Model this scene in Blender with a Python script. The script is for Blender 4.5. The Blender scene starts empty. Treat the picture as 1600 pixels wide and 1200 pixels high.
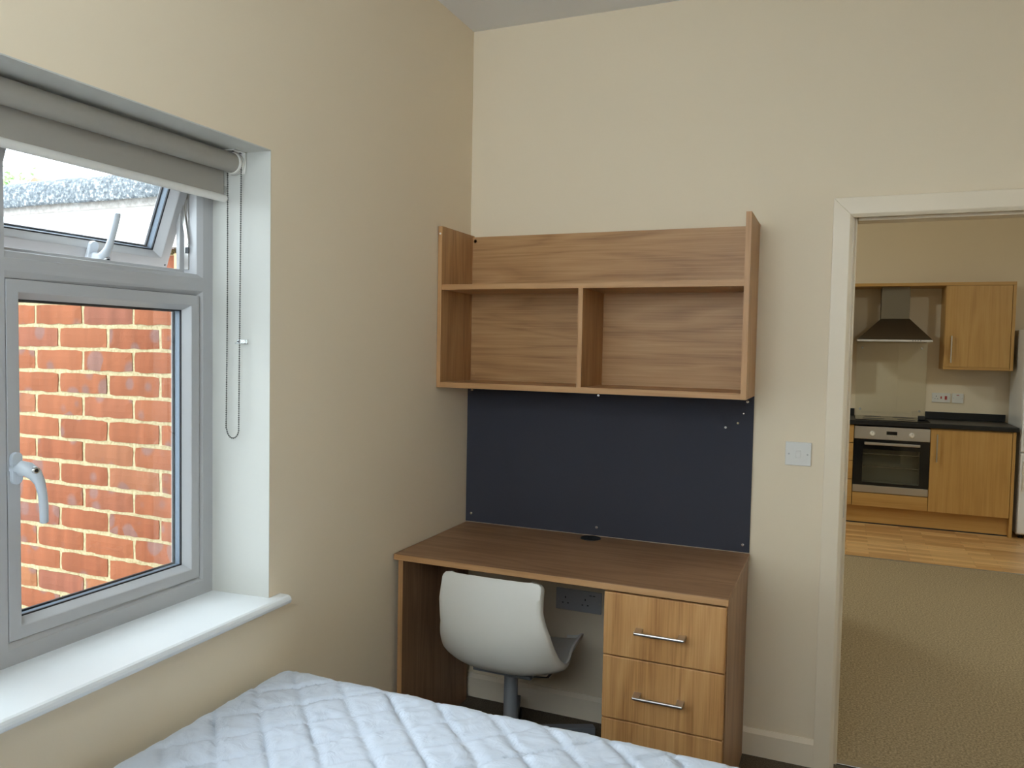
import bpy, bmesh, math, random
from mathutils import Vector, Matrix, noise
random.seed(7)
S = bpy.context.scene
C = S.collection

# ------------------------------------------------------------------ camera
cam_d = bpy.data.cameras.new('camera'); cam = bpy.data.objects.new('camera', cam_d); C.objects.link(cam)
cam_d.sensor_width = 36.0; cam_d.lens = 1218.69/1600*36.0; cam_d.clip_start = 0.02; cam_d.clip_end = 200
_r = Vector((0.92178263, 0.38724376, 0.01894891)); _u = Vector((-0.03538276, 0.03535248, 0.99874835)); _f = Vector((-0.38608917, 0.92129934, -0.04628905))
cam.matrix_world = Matrix(((_r.x, _u.x, -_f.x, 1.42838), (_r.y, _u.y, -_f.y, -2.93522), (_r.z, _u.z, -_f.z, 1.47077), (0, 0, 0, 1)))
S.camera = cam
# ------------------------------------------------------------------ world: bright even overcast
W = bpy.data.worlds.new('overcast'); S.world = W; W.use_nodes = True
bg = W.node_tree.nodes['Background']; bg.inputs[0].default_value = (0.80, 0.91, 1.0, 1); bg.inputs[1].default_value = 8.2
S.view_settings.view_transform = 'Standard'; S.view_settings.look = 'None'
S.view_settings.gamma = 1.0; S.view_settings.use_curve_mapping = False
S.view_settings.exposure = 0.0

# ------------------------------------------------------------------ helpers
def srgb(r, g, b):
    f = lambda c: (c/255/12.92) if c/255 <= 0.04045 else ((c/255+0.055)/1.055)**2.4
    return (f(r), f(g), f(b), 1)

class MB:
    """collects shapes, links them as ONE mesh object"""
    def __init__(s): s.v = []; s.f = []; s.sm = []
    def add(s, vs, fs, smooth=False):
        n = len(s.v); s.v += [tuple(v) for v in vs]
        for f in fs: s.f.append([i+n for i in f]); s.sm.append(smooth)
        return s
    def box(s, x0, x1, y0, y1, z0, z1):
        vs = [(x0,y0,z0),(x1,y0,z0),(x1,y1,z0),(x0,y1,z0),(x0,y0,z1),(x1,y0,z1),(x1,y1,z1),(x0,y1,z1)]
        return s.add(vs, [(3,2,1,0),(4,5,6,7),(0,1,5,4),(1,2,6,5),(2,3,7,6),(3,0,4,7)])
    def bbox(s, x0, x1, y0, y1, z0, z1, b=0.002, seg=2):
        bm = bmesh.new(); bmesh.ops.create_cube(bm, size=1)
        for v in bm.verts: v.co = Vector(((x0+x1)/2+v.co.x*(x1-x0), (y0+y1)/2+v.co.y*(y1-y0), (z0+z1)/2+v.co.z*(z1-z0)))
        bmesh.ops.bevel(bm, geom=bm.edges[:], offset=b, segments=seg, profile=0.5, affect='EDGES')
        bm.verts.index_update()
        s.add([v.co for v in bm.verts], [[v.index for v in f.verts] for f in bm.faces], False); bm.free(); return s
    def prism(s, pts, axis, a, b):
        """extrude 2D polygon pts along axis from a to b; pts are the two other coords in xyz order"""
        def P(p, t):
            return (t, p[0], p[1]) if axis == 0 else ((p[0], t, p[1]) if axis == 1 else (p[0], p[1], t))
        n = len(pts); vs = [P(p, a) for p in pts]+[P(p, b) for p in pts]
        fs = [list(range(n)), list(range(2*n-1, n-1, -1))]+[[i, i+n, (i+1) % n+n, (i+1) % n] for i in range(n)]
        return s.add(vs, fs)
    def cyl(s, p0, p1, r0, r1=None, n=20, cap=True, smooth=True):
        p0 = Vector(p0); p1 = Vector(p1); r1 = r0 if r1 is None else r1
        d = (p1-p0).normalized(); a = d.orthogonal().normalized(); b = d.cross(a)
        vs = []
        for p, r in ((p0, r0), (p1, r1)):
            for i in range(n):
                t = 2*math.pi*i/n; vs.append(p+a*math.cos(t)*r+b*math.sin(t)*r)
        s.add(vs, [[i, (i+1) % n, n+(i+1) % n, n+i] for i in range(n)], smooth)
        if cap: s.add(vs[:n], [list(range(n-1, -1, -1))]); s.add(vs[n:], [list(range(n))])
        return s
    def lathe(s, c, axis, prof, n=24, smooth=True):
        """prof: list of (distance along axis, radius)"""
        c = Vector(c); d = Vector(axis).normalized(); a = d.orthogonal().normalized(); b = d.cross(a); vs = []
        for h, r in prof:
            for i in range(n):
                t = 2*math.pi*i/n; vs.append(c+d*h+a*math.cos(t)*r+b*math.sin(t)*r)
        m = len(prof)
        fs = [[k*n+i, k*n+(i+1) % n, (k+1)*n+(i+1) % n, (k+1)*n+i] for k in range(m-1) for i in range(n)]
        s.add(vs, fs, smooth)
        s.add(vs[:n], [list(range(n-1, -1, -1))]); s.add(vs[-n:], [list(range(n))]); return s
    def tube(s, pts, rad, n=12, flat=1.0, side=None):
        """rounded tube through pts; rad number or list; flat scales along 'side'"""
        pts = [Vector(p) for p in pts]; m = len(pts); vs = []
        rad = rad if isinstance(rad, (list, tuple)) else [rad]*m
        for k, p in enumerate(pts):
            d = (pts[min(k+1, m-1)]-pts[max(k-1, 0)]).normalized()
            a = Vector(side) if side else d.orthogonal()
            a = (a-d*a.dot(d)).normalized(); b = d.cross(a)
            for i in range(n):
                t = 2*math.pi*i/n; vs.append(p+a*math.cos(t)*rad[k]*flat+b*math.sin(t)*rad[k])
        fs = [[k*n+i, k*n+(i+1) % n, (k+1)*n+(i+1) % n, (k+1)*n+i] for k in range(m-1) for i in range(n)]
        s.add(vs, fs, True); s.add(vs[:n], [list(range(n-1, -1, -1))]); s.add(vs[-n:], [list(range(n))]); return s
    def mesh(s, name, mat):
        me = bpy.data.meshes.new(name); me.from_pydata(s.v, [], s.f)
        me.polygons.foreach_set('use_smooth', s.sm)
        bm = bmesh.new(); bm.from_mesh(me); bmesh.ops.recalc_face_normals(bm, faces=bm.faces[:]); bm.to_mesh(me); bm.free()
        me.materials.append(mat); me.update(); return me
    def build(s, name, mat, parent=None, bevel=0, seg=2):
        o = bpy.data.objects.new(name, s.mesh(name, mat)); C.objects.link(o)
        if parent is not None: attach(o, parent)
        if bevel:
            m = o.modifiers.new('bevel', 'BEVEL'); m.width = bevel; m.segments = seg; m.limit_method = 'ANGLE'; m.angle_limit = math.radians(40)
        return o

def attach(o, parent):
    """parent while staying where it is (roots are never rotated)"""
    o.parent = parent
    w = Vector((0, 0, 0)); p = parent
    while p is not None: w += p.location; p = p.parent
    o.location = o.location-w

def tag(o, label, cat, group=None):
    o['label'] = label; o['category'] = cat
    if group: o['group'] = group
    return o
def thing(name, label, cat, loc, group=None):
    o = bpy.data.objects.new(name, None); C.objects.link(o); o.location = loc; o.empty_display_size = 0.05
    return tag(o, label, cat, group)
def struct(o): o['kind'] = 'structure'; return o
B = lambda *a: MB().box(*a)
def BB(x0, x1, y0, y1, z0, z1, b=0.002): return MB().bbox(x0, x1, y0, y1, z0, z1, b)

# ------------------------------------------------------------------ materials
def newmat(name):
    m = bpy.data.materials.new(name); m.use_nodes = True
    nt = m.node_tree; return m, nt, nt.nodes['Principled BSDF']
def plain(name, col, rough=0.5, metal=0.0, bump=0.0, bscale=200, spec=0.5, coat=0):
    m, nt, p = newmat(name)
    p.inputs['Base Color'].default_value = col; p.inputs['Roughness'].default_value = rough
    p.inputs['Metallic'].default_value = metal; p.inputs['Specular IOR Level'].default_value = spec
    if coat: p.inputs['Coat Weight'].default_value = coat
    if bump:
        tc = nt.nodes.new('ShaderNodeTexCoord'); n = nt.nodes.new('ShaderNodeTexNoise'); n.inputs['Scale'].default_value = bscale; n.inputs['Detail'].default_value = 3
        b = nt.nodes.new('ShaderNodeBump'); b.inputs['Strength'].default_value = bump; b.inputs['Distance'].default_value = 0.002
        nt.links.new(tc.outputs['Object'], n.inputs['Vector']); nt.links.new(n.outputs['Fac'], b.inputs['Height']); nt.links.new(b.outputs[0], p.inputs['Normal'])
    return m
def ramp(nt, stops):
    r = nt.nodes.new('ShaderNodeValToRGB'); e = r.color_ramp.elements
    while len(e) < len(stops): e.new(0.5)
    for k, (pos, c) in enumerate(stops): e[k].position = pos; e[k].color = c
    return r
def wood(name, axis, dark, mid, light, rough=0.45, scale=1.0, contrast=1.0):
    """laminate oak, grain along axis (0,1,2)"""
    m, nt, p = newmat(name); L = nt.links.new
    tc = nt.nodes.new('ShaderNodeTexCoord'); mp = nt.nodes.new('ShaderNodeMapping')
    sc = [9*scale]*3; sc[axis] = 0.9*scale; mp.inputs['Scale'].default_value = sc
    L(tc.outputs['Object'], mp.inputs['Vector'])
    n1 = nt.nodes.new('ShaderNodeTexNoise'); n1.inputs['Scale'].default_value = 1.0; n1.inputs['Detail'].default_value = 2; n1.inputs['Distortion'].default_value = 0.6
    L(mp.outputs[0], n1.inputs['Vector'])
    mul = nt.nodes.new('ShaderNodeMath'); mul.operation = 'MULTIPLY'; mul.inputs[1].default_value = 9.0; L(n1.outputs['Fac'], mul.inputs[0])
    fr = nt.nodes.new('ShaderNodeMath'); fr.operation = 'PINGPONG'; fr.inputs[1].default_value = 1.0; L(mul.outputs[0], fr.inputs[0])
    mp2 = nt.nodes.new('ShaderNodeMapping'); sc2 = [150*scale]*3; sc2[axis] = 3.0*scale; mp2.inputs['Scale'].default_value = sc2
    L(tc.outputs['Object'], mp2.inputs['Vector'])
    n2 = nt.nodes.new('ShaderNodeTexNoise'); n2.inputs['Scale'].default_value = 1.0; n2.inputs['Detail'].default_value = 5; n2.inputs['Roughness'].default_value = 0.65
    L(mp2.outputs[0], n2.inputs['Vector'])
    n3 = nt.nodes.new('ShaderNodeTexNoise'); n3.inputs['Scale'].default_value = 5.0; n3.inputs['Detail'].default_value = 2; L(tc.outputs['Object'], n3.inputs['Vector'])
    a1 = nt.nodes.new('ShaderNodeMath'); a1.operation = 'MULTIPLY'; a1.inputs[1].default_value = 0.20*contrast; L(fr.outputs[0], a1.inputs[0])
    a2 = nt.nodes.new('ShaderNodeMath'); a2.operation = 'MULTIPLY_ADD'; a2.inputs[1].default_value = 0.62*contrast; L(n2.outputs['Fac'], a2.inputs[0]); L(a1.outputs[0], a2.inputs[2])
    a3 = nt.nodes.new('ShaderNodeMath'); a3.operation = 'MULTIPLY_ADD'; a3.inputs[1].default_value = 0.22*contrast; L(n3.outputs['Fac'], a3.inputs[0]); L(a2.outputs[0], a3.inputs[2])
    r = ramp(nt, [(0.25*contrast, dark), (0.52*contrast, mid), (0.82*contrast, light)]); L(a3.outputs[0], r.inputs[0])
    L(r.outputs[0], p.inputs['Base Color']); p.inputs['Roughness'].default_value = rough; p.inputs['Specular IOR Level'].default_value = 0.4
    b = nt.nodes.new('ShaderNodeBump'); b.inputs['Strength'].default_value = 0.12; b.inputs['Distance'].default_value = 0.001
    L(n2.outputs['Fac'], b.inputs['Height']); L(b.outputs[0], p.inputs['Normal'])
    return m
def speckle(name, c1, c2, scale, rough=0.95, bump=0.6, dist=0.004, c3=None):
    m, nt, p = newmat(name); L = nt.links.new
    tc = nt.nodes.new('ShaderNodeTexCoord'); n = nt.nodes.new('ShaderNodeTexNoise'); n.inputs['Scale'].default_value = scale; n.inputs['Detail'].default_value = 4; n.inputs['Roughness'].default_value = 0.7
    L(tc.outputs['Object'], n.inputs['Vector'])
    st = [(0.36, c1), (0.64, c2)] if c3 is None else [(0.36, c1), (0.55, c2), (0.66, c3)]
    r = ramp(nt, st); L(n.outputs['Fac'], r.inputs[0]); L(r.outputs[0], p.inputs['Base Color'])
    p.inputs['Roughness'].default_value = rough; p.inputs['Specular IOR Level'].default_value = 0.2
    b = nt.nodes.new('ShaderNodeBump'); b.inputs['Strength'].default_value = bump; b.inputs['Distance'].default_value = dist
    L(n.outputs['Fac'], b.inputs['Height']); L(b.outputs[0], p.inputs['Normal']); return m
def glass(name, tint=(1, 1, 1, 1), refl=0.08, rough=0.0):
    m = bpy.data.materials.new(name); m.use_nodes = True; nt = m.node_tree; L = nt.links.new
    nt.nodes.remove(nt.nodes['Principled BSDF']); out = nt.nodes['Material Output']
    t = nt.nodes.new('ShaderNodeBsdfTransparent'); t.inputs[0].default_value = tint
    g = nt.nodes.new('ShaderNodeBsdfGlossy'); g.inputs['Roughness'].default_value = rough
    lw = nt.nodes.new('ShaderNodeLayerWeight'); lw.inputs[0].default_value = 0.25
    ma = nt.nodes.new('ShaderNodeMath'); ma.operation = 'MULTIPLY_ADD'; ma.inputs[1].default_value = 0.5; ma.inputs[2].default_value = refl; ma.use_clamp = True
    L(lw.outputs['Fresnel'], ma.inputs[0])
    mx = nt.nodes.new('ShaderNodeMixShader'); L(ma.outputs[0], mx.inputs[0]); L(t.outputs[0], mx.inputs[1]); L(g.outputs[0], mx.inputs[2]); L(mx.outputs[0], out.inputs['Surface'])
    return m

M = {}
M['wall'] = plain('cream_wall_paint', (0.865, 0.73, 0.545, 1), 0.85, bump=0.06, bscale=350, spec=0.25)
M['ceiling'] = plain('white_ceiling_paint', (0.80, 0.78, 0.76, 1), 0.9, spec=0.2)
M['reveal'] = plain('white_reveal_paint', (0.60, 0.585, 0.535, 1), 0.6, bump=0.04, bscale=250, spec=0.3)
M['trimpaint'] = plain('cream_gloss_paint', (0.88, 0.75, 0.575, 1), 0.4, bump=0.03, bscale=120)
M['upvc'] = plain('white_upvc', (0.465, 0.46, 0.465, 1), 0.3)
M['sill'] = plain('white_sill_board', (0.85, 0.86, 0.86, 1), 0.42, bump=0.02, bscale=60)
M['gasket'] = plain('black_rubber_gasket', (0.012, 0.012, 0.016, 1), 0.6)
M['spacer'] = plain('grey_spacer_bar', (0.11, 0.14, 0.18, 1), 0.5)
M['pane'] = glass('window_glass', (0.97, 0.985, 0.98, 1), 0.02)
M['steel'] = plain('brushed_steel', (0.55, 0.53, 0.50, 1), 0.32, metal=1.0)
M['hoodsteel'] = plain('hood_steel', (0.20, 0.18, 0.15, 1), 0.42, metal=1.0)
M['chimney'] = plain('dull_hood_chimney_steel', (0.20, 0.17, 0.125, 1), 0.55, metal=0.8)
M['chrome'] = plain('polished_steel', (0.66, 0.66, 0.67, 1), 0.2, metal=1.0)
M['white_plastic'] = plain('white_plastic', (0.80, 0.77, 0.72, 1), 0.35)
M['chair_plastic'] = plain('off_white_polypropylene', (0.73, 0.695, 0.63, 1), 0.38)
M['grey_metal'] = plain('grey_powder_coat', (0.20, 0.205, 0.22, 1), 0.45)
M['black_plastic'] = plain('black_plastic', (0.012, 0.012, 0.014, 1), 0.45)
M['blind'] = plain('cream_blind_fabric', (0.38, 0.35, 0.305, 1), 0.8, bump=0.1, bscale=900, spec=0.2)
M['pinboard'] = plain('charcoal_board_fabric', (0.054, 0.055, 0.070, 1), 0.92, bump=0.25, bscale=1200, spec=0.15)
OAK = (srgb(148, 104, 62), srgb(184, 139, 92), srgb(204, 161, 113))
for k, a in (('x', 0), ('y', 1), ('z', 2)): M['oak_'+k] = wood('oak_laminate_'+k, a, *OAK)
for k, a in (('x', 0), ('y', 1), ('z', 2)): M['desk_'+k] = wood('oak_desk_laminate_'+k, a, srgb(122, 86, 60), srgb(156, 118, 86), srgb(178, 141, 107))
M['drawer'] = wood('oak_drawer_front', 2, srgb(150, 98, 52), srgb(199, 147, 92), srgb(222, 174, 118))
M['edge'] = wood('oak_edging', 0, srgb(160, 114, 70), srgb(190, 143, 96), srgb(204, 160, 112), contrast=1.0)
M['edge_z'] = wood('oak_edging_upright', 2, srgb(160, 114, 70), srgb(190, 143, 96), srgb(204, 160, 112))
BEECH = (srgb(176, 132, 70), srgb(194, 150, 86), srgb(204, 163, 100))
M['beech'] = wood('beech_kitchen_laminate', 2, *BEECH, rough=0.4, scale=0.6)
M['beech_x'] = wood('beech_kitchen_laminate_level', 0, *BEECH, rough=0.4, scale=0.6)
M['worktop'] = speckle('black_speckled_worktop', (0.010, 0.010, 0.011, 1), (0.030, 0.029, 0.028, 1), 260, rough=0.35, bump=0.02)
M['hob'] = plain('black_glass', (0.006, 0.006, 0.007, 1), 0.06)
M['oven_glass'] = plain('black_oven_glass', (0.008, 0.008, 0.009, 1), 0.08)
M['oven_pane'] = glass('smoked_oven_pane', (0.78, 0.78, 0.74, 1), 0.03)
M['oven_cavity'] = plain('oven_enamel', (0.34, 0.33, 0.30, 1), 0.4)
M['splash'] = glass('clear_splashback', (0.985, 0.99, 0.98, 1), 0.05)
M['fridge'] = plain('white_enamel', (0.88, 0.88, 0.90, 1), 0.3)
M['red'] = plain('red_rocker', (0.45, 0.03, 0.03, 1), 0.4)
M['dark'] = plain('dark_void', (0.01, 0.01, 0.01, 1), 0.8)
M['clear'] = glass('clear_plastic', (0.93, 0.93, 0.92, 1), 0.12, 0.1)
M['carpet'] = speckle('brown_loop_carpet', (0.075, 0.055, 0.037, 1), (0.20, 0.16, 0.115, 1), 210, bump=1.0)
M['carpet2'] = speckle('beige_loop_carpet', (0.26, 0.19, 0.105, 1), (0.62, 0.47, 0.29, 1), 120, bump=1.0, dist=0.008)
M['bead'] = plain('grey_ball_chain', (0.13, 0.125, 0.115, 1), 0.35, metal=0.8)
M['moss'] = speckle('dry_moss', (0.035, 0.030, 0.012, 1), (0.16, 0.12, 0.05, 1), 90, bump=1.0)
M['batten'] = wood('weathered_batten', 2, srgb(128, 98, 62), srgb(196, 160, 110), srgb(222, 190, 142))
M['felt'] = speckle('stone_chip_felt', (0.10, 0.12, 0.145, 1), (0.24, 0.27, 0.30, 1), 95, bump=1.0, dist=0.012, c3=(0.75, 0.78, 0.80, 1))
M['fascia'] = plain('white_fascia_board', (0.85, 0.86, 0.87, 1), 0.35)
M['drip'] = speckle('grey_drip_batten', (0.36, 0.33, 0.31, 1), (0.55, 0.52, 0.50, 1), 60, bump=0.3)  # speckled grey-brown strip below the felt edge
M['paving'] = speckle('grey_paving', (0.30, 0.29, 0.27, 1), (0.46, 0.45, 0.43, 1), 14, bump=0.2)
M['tile'] = plain('red_ridge_tile', (0.42, 0.15, 0.09, 1), 0.8)
M['bark'] = plain('bark', (0.10, 0.07, 0.045, 1), 0.9)
M['leaf'] = plain('green_leaf', (0.22, 0.34, 0.13, 1), 0.6)

def mat_mortar():
    return speckle('cream_mortar', (0.28, 0.22, 0.115, 1), (0.42, 0.35, 0.215, 1), 90, bump=0.8, dist=0.005)
M['mortar'] = mat_mortar()
def mat_brick():
    m, nt, p = newmat('red_brick'); L = nt.links.new
    tc = nt.nodes.new('ShaderNodeTexCoord'); oi = nt.nodes.new('ShaderNodeObjectInfo')
    rr = ramp(nt, [(0.0, (0.188, 0.058, 0.027, 1)), (0.35, (0.21, 0.067, 0.03, 1)), (0.65, (0.223, 0.074, 0.034, 1)), (0.9, (0.179, 0.062, 0.039, 1)), (1.0, (0.241, 0.094, 0.041, 1))]); L(oi.outputs['Random'], rr.inputs[0])
    off = nt.nodes.new('ShaderNodeVectorMath'); off.operation = 'MULTIPLY_ADD'
    cmb = nt.nodes.new('ShaderNodeCombineXYZ'); L(oi.outputs['Random'], cmb.inputs[0]); L(oi.outputs['Random'], cmb.inputs[2])
    L(cmb.outputs[0], off.inputs[0]); off.inputs[1].default_value = (37, 0, 53); L(tc.outputs['Object'], off.inputs[2])
    # purple-grey kiss marks
    mp = nt.nodes.new('ShaderNodeMapping'); mp.inputs['Scale'].default_value = (13, 2, 12); L(off.outputs[0], mp.inputs['Vector'])
    vo = nt.nodes.new('ShaderNodeTexVoronoi'); vo.inputs['Scale'].default_value = 1.0; vo.inputs['Randomness'].default_value = 0.8; L(mp.outputs[0], vo.inputs['Vector'])
    sep = nt.nodes.new('ShaderNodeSeparateColor'); L(vo.outputs['Color'], sep.inputs[0])
    thr = nt.nodes.new('ShaderNodeMath'); thr.operation = 'MULTIPLY_ADD'; thr.inputs[1].default_value = 0.62; thr.inputs[2].default_value = -0.03; L(sep.outputs[0], thr.inputs[0])
    df = nt.nodes.new('ShaderNodeMath'); df.operation = 'SUBTRACT'; L(thr.outputs[0], df.inputs[0]); L(vo.outputs['Distance'], df.inputs[1])
    sm = nt.nodes.new('ShaderNodeMapRange'); sm.inputs[1].default_value = -0.02; sm.inputs[2].default_value = 0.10; sm.inputs[3].default_value = 0; sm.inputs[4].default_value = 0.85; L(df.outputs[0], sm.inputs[0])
    mx = nt.nodes.new('ShaderNodeMix'); mx.data_type = 'RGBA'; mx.inputs[7].default_value = (0.165, 0.088, 0.074, 1); L(sm.outputs[0], mx.inputs[0]); L(rr.outputs[0], mx.inputs[6])
    # vertical kiln banding
    mp2 = nt.nodes.new('ShaderNodeMapping'); mp2.inputs['Scale'].default_value = (28, 1, 1.5); L(off.outputs[0], mp2.inputs['Vector'])
    n = nt.nodes.new('ShaderNodeTexNoise'); n.inputs['Scale'].default_value = 1.0; n.inputs['Detail'].default_value = 2; L(mp2.outputs[0], n.inputs['Vector'])
    mr = nt.nodes.new('ShaderNodeMapRange'); mr.inputs[1].default_value = 0.3; mr.inputs[2].default_value = 0.7; mr.inputs[3].default_value = 0.86; mr.inputs[4].default_value = 1.16; L(n.outputs['Fac'], mr.inputs[0])
    n2 = nt.nodes.new('ShaderNodeTexNoise'); n2.inputs['Scale'].default_value = 160; n2.inputs['Detail'].default_value = 4; L(tc.outputs['Object'], n2.inputs['Vector'])
    mr2 = nt.nodes.new('ShaderNodeMapRange'); mr2.inputs[1].default_value = 0.25; mr2.inputs[2].default_value = 0.75; mr2.inputs[3].default_value = 0.92; mr2.inputs[4].default_value = 1.07; L(n2.outputs['Fac'], mr2.inputs[0])
    mu = nt.nodes.new('ShaderNodeMath'); mu.operation = 'MULTIPLY'; L(mr.outputs[0], mu.inputs[0]); L(mr2.outputs[0], mu.inputs[1])
    sc = nt.nodes.new('ShaderNodeVectorMath'); sc.operation = 'SCALE'; L(mx.outputs[2], sc.inputs[0]); L(mu.outputs[0], sc.inputs['Scale'])
    L(sc.outputs[0], p.inputs['Base Color']); p.inputs['Roughness'].default_value = 0.9; p.inputs['Specular IOR Level'].default_value = 0.2
    b = nt.nodes.new('ShaderNodeBump'); b.inputs['Strength'].default_value = 0.2; b.inputs['Distance'].default_value = 0.003; L(n2.outputs['Fac'], b.inputs['Height']); L(b.outputs[0], p.inputs['Normal'])
    return m
M['brick'] = mat_brick()
def mat_quilt():
    m, nt, p = newmat('white_quilted_cotton'); L = nt.links.new
    p.inputs['Base Color'].default_value = (0.71, 0.765, 0.87, 1); p.inputs['Roughness'].default_value = 0.75; p.inputs['Specular IOR Level'].default_value = 0.25
    p.inputs['Sheen Weight'].default_value = 0.15
    tc = nt.nodes.new('ShaderNodeTexCoord'); n = nt.nodes.new('ShaderNodeTexNoise'); n.inputs['Scale'].default_value = 17; n.inputs['Detail'].default_value = 3; n.inputs['Distortion'].default_value = 1.6
    b = nt.nodes.new('ShaderNodeBump'); b.inputs['Strength'].default_value = 0.35; b.inputs['Distance'].default_value = 0.010
    L(tc.outputs['Object'], n.inputs['Vector']); L(n.outputs['Fac'], b.inputs['Height']); L(b.outputs[0], p.inputs['Normal']); return m
M['quilt'] = mat_quilt()
def mat_laminate_floor():
    m, nt, p = newmat('oak_strip_laminate'); L = nt.links.new
    tc = nt.nodes.new('ShaderNodeTexCoord'); br = nt.nodes.new('ShaderNodeTexBrick')
    br.inputs['Scale'].default_value = 1.0; br.inputs['Brick Width'].default_value = 0.42; br.inputs['Row Height'].default_value = 0.0633; br.inputs['Mortar Size'].default_value = 0.0008
    br.inputs['Color1'].default_value = srgb(236, 192, 132); br.inputs['Color2'].default_value = srgb(196, 142, 84); br.inputs['Mortar'].default_value = srgb(140, 98, 55)
    br.offset = 0.37; br.inputs['Bias'].default_value = -0.1
    L(tc.outputs['Object'], br.inputs['Vector'])
    mp = nt.nodes.new('ShaderNodeMapping'); mp.inputs['Scale'].default_value = (4, 70, 1); L(tc.outputs['Object'], mp.inputs['Vector'])
    n = nt.nodes.new('ShaderNodeTexNoise'); n.inputs['Scale'].default_value = 1.0; n.inputs['Detail'].default_value = 4; L(mp.outputs[0], n.inputs['Vector'])
    mr = nt.nodes.new('ShaderNodeMapRange'); mr.inputs[1].default_value = 0.3; mr.inputs[2].default_value = 0.7; mr.inputs[3].default_value = 0.8; mr.inputs[4].default_value = 1.15; L(n.outputs['Fac'], mr.inputs[0])
    sc = nt.nodes.new('ShaderNodeVectorMath'); sc.operation = 'SCALE'; L(br.outputs['Color'], sc.inputs[0]); L(mr.outputs[0], sc.inputs['Scale'])
    L(sc.outputs[0], p.inputs['Base Color']); p.inputs['Roughness'].default_value = 0.35; return m
M['laminate'] = mat_laminate_floor()

# ================================================================== SETTING
YW0, YW1 = -3.10, -1.234          # window hole along the left wall
ZW0, ZW1 = 0.745, 1.989
XR = 2.75                          # right wall of the bedroom
YB = -3.32                         # rear wall of the bedroom
ZC = 2.76
# bedroom floor, ceiling and walls
struct(B(-0.30, XR+0.1, YB-0.1, 0.06, -0.08, 0).build('floor_bedroom', M['carpet']))
struct(B(-0.30, XR+0.1, YB-0.1, 0.12, ZC, ZC+0.12).build('ceiling', M['ceiling']))
w = MB()
w.box(-0.30, 0, YB-0.1, YW0, -0.08, 5.2); w.box(-0.30, 0, YW1, 0.12, -0.08, 5.2)
w.box(-0.30, 0, YW0, YW1, -0.08, ZW0); w.box(-0.30, 0, YW0, YW1, ZW1, 5.2)
wl = struct(w.build('wall_left', M['wall']))
lin = MB()     # white painted plaster inside the window opening
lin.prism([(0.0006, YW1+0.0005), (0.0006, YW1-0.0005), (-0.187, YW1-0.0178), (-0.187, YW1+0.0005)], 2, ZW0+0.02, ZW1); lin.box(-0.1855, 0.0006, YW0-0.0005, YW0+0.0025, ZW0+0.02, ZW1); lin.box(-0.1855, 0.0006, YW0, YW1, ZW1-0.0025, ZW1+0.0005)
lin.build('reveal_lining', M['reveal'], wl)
DX0, DX1, DZ = 1.459, 2.245, 1.945   # door opening in the back wall
w = MB(); w.box(0, DX0-0.028, 0, 0.12, -0.08, ZC); w.box(DX1+0.028, XR+0.1, 0, 0.12, -0.08, ZC); w.box(DX0-0.028, DX1+0.028, 0, 0.12, DZ+0.028, ZC)
struct(w.build('wall_back', M['wall']))
struct(B(XR, XR+0.1, YB-0.1, 0, -0.08, ZC).build('wall_right', M['wall']))
# rear wall with an added unseen window, fill light for the back wall
RW = (0.06, 1.74, 1.50, 2.66)
w = MB(); w.box(0, RW[0], YB-0.1, YB, -0.08, ZC); w.box(RW[1], XR, YB-0.1, YB, -0.08, ZC); w.box(RW[0], RW[1], YB-0.1, YB, -0.08, RW[2]); w.box(RW[0], RW[1], YB-0.1, YB, RW[3], ZC)
struct(w.build('wall_rear', M['wall']))
def frame_ring(mb, axis, a0, a1, b0, b1, t, d0, d1):
    """rectangular ring; axis = depth axis (0 or 1), a along the other level axis, b = z"""
    for (p0, p1, q0, q1) in ((a0, a0+t, b0, b1), (a1-t, a1, b0, b1), (a0+t, a1-t, b0, b0+t), (a0+t, a1-t, b1-t, b1)):
        if axis == 0: mb.box(d0, d1, p0, p1, q0, q1)
        else: mb.box(p0, p1, d0, d1, q0, q1)
    return mb
w2 = bpy.data.objects.new('fill_window', None); C.objects.link(w2); w2.location = ((RW[0]+RW[1])/2, YB, RW[2]); struct(w2)
fr = frame_ring(MB(), 1, RW[0], RW[1], RW[2], RW[3], 0.06, YB-0.08, YB-0.02); fr.box(RW[0]+0.06, RW[1]-0.06, YB-0.08, YB-0.02, 2.06, 2.10)
fr.build('window_frame', M['upvc'], w2)
for a, b_ in ((RW[2]+0.06, 2.06), (2.10, RW[3]-0.06)): B(RW[0]+0.06, RW[1]-0.06, YB-0.052, YB-0.048, a, b_).build('pane', M['pane'], w2)

# living room and kitchen beyond the door
LX0, LX1, LY1, LZ = -0.20, 4.40, 5.03, 2.87
struct(B(LX0, LX1, 0.06, 3.232, -0.08, 0).build('floor_living_room', M['carpet2']))
fk = struct(B(LX0, LX1, 3.232, LY1, -0.08, -0.004).build('floor_kitchen', M['dark']))
for i in range(10):
    y0 = 3.232+i*0.19; x = LX0-[0, 0.83, 0.41][i % 3]
    while x < LX1:
        x0 = max(x, LX0); x1 = min(x+1.28, LX1)
        if x1-x0 > 0.02 and y0 < LY1-0.02: BB(x0+0.0004, x1-0.0004, y0+0.0004, min(y0+0.1896, LY1), -0.006, 0.001, 0.0008).build('plank', M['laminate'], fk)
        x += 1.28
struct(BB(LX0, LX1, 3.222, 3.240, 0.0, 0.004, 0.0015).build('trim_1', M['steel']))          # strip between carpet and laminate
struct(BB(DX0, DX1, 0.045, 0.078, 0.0, 0.006, 0.002).build('trim_2', M['chrome']))           # doorway threshold strip
struct(B(LX0, LX1, 0.12, LY1+0.1, LZ, LZ+0.1).build('ceiling_kitchen', M['ceiling']))
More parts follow.
